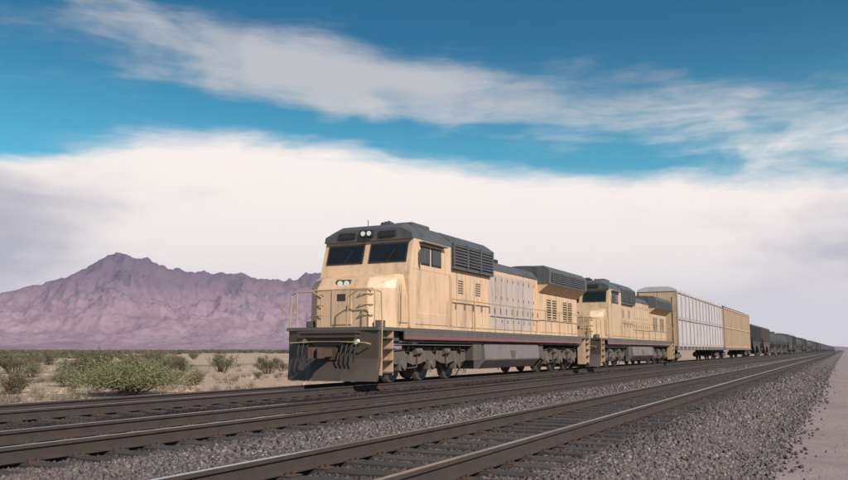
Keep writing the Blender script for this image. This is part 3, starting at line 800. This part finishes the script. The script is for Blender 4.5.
def make_autorack(panel, door, roofm):
    L = 27.2
    root = empty('car_carrier')
    MB().box(-1.45, 1.45, .2, L - .2, .95, 1.22).build('deck', M['frame'], root, .01)
    MB().box(-1.44, 1.44, .6, L - .6, 1.22, 5.5).build('body', panel, root)
    MB().prism_y([(-1.52, 5.46), (-1.50, 5.6), (-.9, 5.84), (.9, 5.84), (1.50, 5.6), (1.52, 5.46)], .45, L - .45).build('roof', roofm, root, .02)
    for i in range(12): MB().box(-1.0, 1.0, 1.5 + i * 2.15, 1.62 + i * 2.15, 5.83, 5.87).build('roof_rib', roofm, root)
    for s in (-1, 1):
        for z in (1.22, 3.3, 5.36): MB().box(*sorted((s * 1.44, s * 1.53)), .5, L - .5, z, z + .12).build('side_rail', door, root)
        for i in range(15):
            y = .6 + i * (L - 1.2) / 14
            MB().box(*sorted((s * 1.44, s * 1.55)), y - .06, y + .06, 1.0, 5.46).build('post', door, root)
            if i < 14:
                w = (L - 1.2) / 14
                for z in (1.42, 3.5):
                    MB().box(*sorted((s * 1.44, s * 1.475)), y + .1, y + w - .1, z, z + 1.78).build('side_panel', panel, root)
    for y, e in ((0, 1), (L, -1)):
        for s in (-1, 1):
            MB().box(*sorted((s * .02, s * 1.42)), *sorted((y + e * .5, y + e * .6)), 1.25, 5.45).build('end_door', M['yellow2'], root, .02)
            MB().path([(s * 1.48, y + e * .3, 1.0), (s * 1.48, y + e * .3, 5.3)], .03).build('ladder', M['frame'], root)
        MB().box(-.13, .13, *sorted((y - e * .35, y + e * .5)), .72, .98).build('coupler', M['rust'], root)
    car_truck(root, 2.6); car_truck(root, L - 2.6)
    return root

def make_tank(mat):
    L = 16.2
    root = empty('tank_car')
    prof = [(.75, .05), (.8, .7), (.95, 1.15), (1.25, 1.42), (1.7, 1.52), (L - 1.7, 1.52), (L - 1.25, 1.42), (L - .95, 1.15), (L - .8, .7), (L - .75, .05)]
    n = 32
    MB().loft([[(r * math.cos(6.28319 * i / n), y, 2.72 + r * math.sin(6.28319 * i / n)) for i in range(n)] for y, r in prof], True).build('tank', mat, root)
    MB().box(-.35, .35, .2, L - .2, .92, 1.25).build('centre_sill', M['truck'], root)
    MB().tube((0, L / 2, 4.1), (0, L / 2, 4.5), .5, n=20).tube((0, L / 2, 4.5), (0, L / 2, 4.56), .55, n=20).build('manway_dome', mat, root)
    for y in (3.4, 6.2, 10.0, 12.8):
        MB().loft([[(r * math.cos(6.28319 * i / n), y + d, 2.72 + r * math.sin(6.28319 * i / n)) for i in range(n)] for d, r in ((-.06, 1.50), (-.06, 1.545), (.06, 1.545), (.06, 1.50))], True).build('band', mat, root)
    for s in (-1, 1):
        MB().box(*sorted((s * .75, s * 1.15)), L / 2 - 1.1, L / 2 + 1.1, 4.12, 4.18).build('top_walkway', M['frame'], root)
        MB().path([(s * 1.56, L / 2 - .25, 1.0), (s * 1.56, L / 2 - .25, 4.15)], .03).path([(s * 1.56, L / 2 + .25, 1.0), (s * 1.56, L / 2 + .25, 4.15)], .03).build('ladder', M['frame'], root)
        MB().path([(s * 1.5, .4, 1.15), (s * 1.5, .4, 2.1), (s * 1.5, L - .4, 2.1), (s * 1.5, L - .4, 1.15)], .025).build('handrail', M['frame'], root)
        for y in (1.9, L - 1.9): MB().prism_y([(s * .3, 1.1), (s * 1.1, 1.1), (s * 1.25, 2.0), (s * .6, 1.5)], y - .25, y + .25).build('saddle', M['truck'], root)
    for y, e in ((0, 1), (L, -1)):
        MB().box(-.13, .13, *sorted((y - e * .25, y + e * .5)), .72, .98).build('coupler', M['rust'], root)
        MB().box(-1.5, 1.5, *sorted((y + e * .15, y + e * .75)), 1.0, 1.14).build('end_platform', M['truck'], root)
    car_truck(root, 1.9); car_truck(root, L - 1.9)
    return root

A1 = make_autorack(M['pale'], M['pale_tan'], M['pale'])
A1.location = (TX, NOSE_Y + 45.9, RZ)
tag(A1, 'tall car carrier wagon with pale ribbed sides and tan end doors behind the locomotives', 'car carrier', 'tall car carriers in the train')
A2 = make_autorack(M['hopper_tan'], M['yellow2'], M['hopper_grey'])
A2.location = (TX, NOSE_Y + 73.7, RZ)
tag(A2, 'tall tan car carrier wagon just ahead of the dark cars', 'car carrier', 'tall car carriers in the train')

kinds = [make_tank(M['hopper_black']), make_hopper(M['hopper_brown']), make_hopper(M['hopper_grey']), make_hopper(M['hopper_black'])]
KN = ['black tank car', 'brown hopper car', 'dark grey hopper car', 'black hopper car']
ORD = ['first', 'second', 'third', 'fourth', 'fifth', 'sixth', 'seventh', 'eighth', 'ninth', 'tenth']
order = [3, 1, 0, 0, 0, 2, 3, 0, 0, 1, 3, 0, 0, 0, 2, 1, 0, 3, 3, 0, 0, 1]
seen = set()
Y0 = NOSE_Y + 101.5
for i, k in enumerate(order):
    if k in seen: o = copy_tree(kinds[k])
    else: o = kinds[k]; seen.add(k)
    o.location = (TX, Y0 + i * 16.85, RZ)
    cat = 'tank car' if k == 0 else 'hopper car'
    if i < len(ORD): tag(o, '%s of the train, %s of the dark cars behind the car carriers' % (KN[k], ORD[i]), cat, 'dark freight cars of the train')
    else: tag(o, 'one of the distant %ss in the far part of the train' % KN[k], cat, 'dark freight cars of the train')
# the cars beyond are a pixel or two each: one simple mesh apiece
fm = MB().box(-1.5, 1.5, .5, 15.7, 1.1, 4.4).prism_y([(-1.5, 4.4), (-.6, 4.6), (.6, 4.6), (1.5, 4.4)], .5, 15.7).box(-1.1, 1.1, 1.0, 3.2, 0, 1.1).box(-1.1, 1.1, 13.0, 15.2, 0, 1.1).box(-.2, .2, -.3, 16.5, .7, 1.0).mesh('hopper_car', M['hopper_black'])
for i in range(40):
    o = link('hopper_car', fm, None, (TX, Y0 + (len(order) + i) * 16.85, RZ))
    tag(o, 'one of the farthest dark cars, specks where the train meets the horizon', 'hopper car', 'farthest cars of the train')

# ------------------------------------------------------------------ desert shrubs
def make_bush_meshes(seed, rad, hgt, nleaf, leafm, lsz=.05, nst=26):
    rs = random.Random(seed)
    st = MB(); tips = []
    for i in range(nst):
        a = rs.uniform(0, 2 * math.pi); sp = rs.random() ** .6
        end = Vector((math.cos(a) * rad * sp, math.sin(a) * rad * sp, hgt * (1.05 - .5 * sp * sp) * rs.uniform(.65, 1.05)))
        p = Vector((math.cos(a) * .08, math.sin(a) * .08, -.1)); prev = p
        pts = [p]
        for k in range(1, 5):
            t = k / 4
            q = p.lerp(end, t) + Vector((rs.uniform(-.06, .06), rs.uniform(-.06, .06), .14 * math.sin(t * math.pi) * hgt)) * rad
            pts.append(q)
        for k in range(4): st.tube(pts[k], pts[k + 1], .016 * (1 - k * .22), .016 * (1 - (k + 1) * .22), n=5, cap=False)
        for k in (2, 3, 4):
            for _ in range(3):
                b = pts[k] + Vector((rs.uniform(-1, 1), rs.uniform(-1, 1), rs.uniform(-.1, 1))) * .22 * rad
                st.tube(pts[k], b, .006, .002, n=4, cap=False); tips.append((pts[k], b))
    lf = MB()
    for i in range(nleaf):
        a, b = rs.choice(tips)
        c = a.lerp(b, rs.uniform(.2, 1.15)) + Vector((rs.gauss(0, 1), rs.gauss(0, 1), rs.gauss(0, 1))) * .07 * rad
        c.z = max(c.z, .03)
        u = Vector((rs.gauss(0, 1), rs.gauss(0, 1), rs.gauss(0, 1))).normalized(); w = u.orthogonal().normalized()
        s = lsz * rs.uniform(.35, 1.25)
        lf.add([c - u * s, c + w * s * .45, c + u * s, c - w * s * .45], [(0, 1, 2, 3)])
    me = bpy.data.meshes.new('foliage'); me.from_pydata(lf.v, [], lf.f); me.materials.append(leafm); me.update()
    sm_ = bpy.data.meshes.new('stems'); sm_.from_pydata(st.v, [], st.f); sm_.materials.append(M['twig']); sm_.update()
    return me, sm_

def put_bush(meshes, x, y, sc, label, group=None, name='desert_shrub', rz=None, squash=1.0):
    o = empty(name, (x, y, max(ground_z(x, y), -.02)), random.uniform(0, 6.28) if rz is None else rz)
    o.scale = (sc, sc, sc * squash)
    link('foliage', meshes[0], o); link('stems', meshes[1], o)
    return tag(o, label, 'shrub', group)

big = make_bush_meshes(3, 1.9, 1.05, 21000, M['leaf'], .038, 95)
p = ground_at(128, 399)
put_bush(big, p.x, p.y, 1.15, 'large green bush growing beyond the track, left of the train', 'desert shrubs', name='green_bush', squash=.74)
var = [make_bush_meshes(20 + i, .75, .7, 2600, M['leaf'] if i % 2 else M['leaf_dry'], .032) for i in range(4)]
near = [(66, 388, 1.0, 1, 'small green shrub at the left foot of the large green bush'),
        (196, 387, .8, 0, 'small dry shrub at the right foot of the large green bush'),
        (30, 378, 1.1, 3, 'round green shrub on bare soil left of the large bush'),
        (258, 378, .5, 2, 'low dry shrub on bare soil between bush and locomotive'),
        (8, 393, .7, 2, 'dry shrub close to the track near the left border'),
        (282, 373, .9, 3, 'green shrub just left of the locomotive nose')]
spots = []
for px, py, sc, k, lab in near:
    p = ground_at(px, py); spots.append((p.x, p.y))
    put_bush(var[k], p.x, p.y, sc, lab, 'desert shrubs')
def pixel_of(x, y, z=0.0):
    v = Vector((x, y, z)) - cam.location; v.rotate(cam.rotation_euler.to_matrix().inverted())
    f = 848 * LENS / 36
    return 424 + f * v.x / -v.z, 240 - f * v.y / -v.z
rs = random.Random(5)
plain_shrubs = []
while len(plain_shrubs) < 34:
    a = R(rs.uniform(34, 56)); d = 32 * (150 / 32) ** rs.random()
    x, y = -math.sin(a) * d, math.cos(a) * d
    px = pixel_of(x, y)[0]
    if x > -22 or px < -8 or px > 292 or (px > 180 and rs.random() < .8) or (d < 55 and rs.random() < .7) or any((x - q[0]) ** 2 + (y - q[1]) ** 2 < 4 for q in spots): continue
    spots.append((x, y)); plain_shrubs.append((px, d, x, y, rs.randrange(4), rs.uniform(.8, 1.9)))
plain_shrubs.sort()
NUM = ['leftmost', 'second', 'third', 'fourth', 'fifth', 'sixth', 'seventh', 'eighth', 'ninth', 'tenth', 'eleventh', 'twelfth', 'thirteenth', 'fourteenth', 'fifteenth', 'sixteenth', 'seventeenth', 'eighteenth', 'nineteenth', 'twentieth']
rank = {}
for px, d, x, y, k, sc in plain_shrubs:
    zone = 'nearer plain' if d < 50 else ('middle plain' if d < 85 else 'far plain')
    key = (zone, k % 2); n = rank.get(key, 0); rank[key] = n + 1
    word = ('dry brown', 'green')[k % 2]
    pos = NUM[n] if n == 0 else NUM[n] + ' from the left'
    put_bush(var[k], x, y, sc, '%s shrub on the %s, %s of its colour there' % (word, zone, pos), 'desert shrubs dotted over the plain')

# stones and dry grass on the bare soil beyond the tracks
def litter():
    rs = random.Random(21); st = MB(); gr = MB()
    for i in range(5200):
        a = R(rs.uniform(24, 60)); d = 21 * (90 / 21) ** rs.random(); x, y = -math.sin(a) * d, math.cos(a) * d
        if x > -16.4: continue
        z = ground_z(x, y); q = rs.uniform(.02, .07) * (1 + (rs.random() < .06) * 1.6)
        j = lambda: rs.uniform(.6, 1.2) * q
        st.add([(x + j(), y, z + .01), (x, y + j(), z), (x - j(), y, z + .01), (x, y - j(), z), (x + rs.uniform(-.3, .3) * q, y + rs.uniform(-.3, .3) * q, z + j() * .9)], [(0, 1, 4), (1, 2, 4), (2, 3, 4), (3, 0, 4)])
    for i in range(900):
        a = R(rs.uniform(24, 60)); d = 20 * (80 / 20) ** rs.random(); x, y = -math.sin(a) * d, math.cos(a) * d
        if x > -16.2 or fbm(x, y, .15, 3) < -.1: continue
        z = ground_z(x, y)
        for k in range(26):
            t = rs.uniform(0, 6.28); l = rs.uniform(.12, .38); e = rs.uniform(.1, .8); bx, by = x + rs.gauss(0, .08), y + rs.gauss(0, .08); w = .006
            gr.add([(bx - w, by, z - .01), (bx + w, by, z - .01), (bx + math.cos(t) * l * e, by + math.sin(t) * l * e, z + l)], [(0, 1, 2)])
    me = bpy.data.meshes.new('soil_stones'); me.from_pydata(st.v, [], st.f); me.materials.append(M['ground']); me.update()
    tag(link('soil_stones', me), 'small stones scattered over the bare desert soil', kind='stuff')
    me = bpy.data.meshes.new('dry_grass'); me.from_pydata(gr.v, [], gr.f); me.materials.append(M['leaf_dry']); me.update()
    tag(link('dry_grass', me), 'dry straw coloured grass tufts on the desert soil', kind='stuff')
litter()
def road_gravel():
    rs = random.Random(31); st = MB()
    for i in range(2600):
        d = 3.2 * (45 / 3.2) ** rs.random(); a = R(rs.uniform(-2, 16)); x, y = -math.sin(a) * d, math.cos(a) * d
        if x < -1.0 or x > 1.5: continue
        q = rs.uniform(.006, .018) * (1 + (rs.random() < .05)); j = lambda: rs.uniform(.6, 1.2) * q; z = .008
        st.add([(x + j(), y, z), (x, y + j(), z), (x - j(), y, z), (x, y - j(), z), (x, y, z + j() * 1.4)], [(0, 1, 4), (1, 2, 4), (2, 3, 4), (3, 0, 4)])
    me = bpy.data.meshes.new('road_gravel'); me.from_pydata(st.v, [], st.f); me.materials.append(M['stones']); me.update()
    tag(link('road_gravel', me), 'loose gravel scattered on the dirt road', kind='stuff')
road_gravel()

# far scrub reads as one mass
def far_scrub():
    rs = random.Random(9); mb = MB()
    for i in range(5200):
        a = R(rs.uniform(12, 64)); d = 170 * (2600 / 170) ** rs.random()
        x, y = -math.sin(a) * d, math.cos(a) * d
        if fbm(x, y, .006, 3) < -.12: continue
        s = rs.uniform(.6, 1.9) * (1 + d / 1400)
        n = 7
        for k in range(5):
            cx, cy = x + rs.uniform(-s, s), y + rs.uniform(-s, s); h = s * rs.uniform(.35, .8)
            vs = [(cx + math.cos(6.283 * j / n) * s * rs.uniform(.3, .8), cy + math.sin(6.283 * j / n) * s * rs.uniform(.3, .8), rs.uniform(-.1, h * .5)) for j in range(n)] + [(cx, cy, h)]
            mb.add(vs, [(j, (j + 1) % n, n) for j in range(n)])
    me = bpy.data.meshes.new('far_scrub'); me.from_pydata(mb.v, [], mb.f); me.materials.append(M['scrub']); me.update()
    tag(link('far_scrub', me), 'band of low green scrub across the far plain', kind='stuff')
far_scrub()

# ------------------------------------------------------------------ haze: the air between here and the mountains
def haze():
    m = bpy.data.materials.new('haze_air'); m.use_nodes = True
    g = NG(m.node_tree); g.n.clear()
    o = g.node('ShaderNodeOutputMaterial'); v = g.node('ShaderNodeVolumePrincipled')
    v.inputs['Color'].default_value = (.66, .70, 1.0, 1); v.inputs['Density'].default_value = HAZE_D
    v.inputs['Anisotropy'].default_value = .1
    g.l.new(v.outputs[0], o.inputs['Volume'])
    ob = MB().box(-15000, 9000, -7000, 15000, -8, 760).build('haze', m)
    tag(ob, 'pale mauve haze in the air over the plain', kind='stuff')
HAZE_D = 5.8e-5
haze()
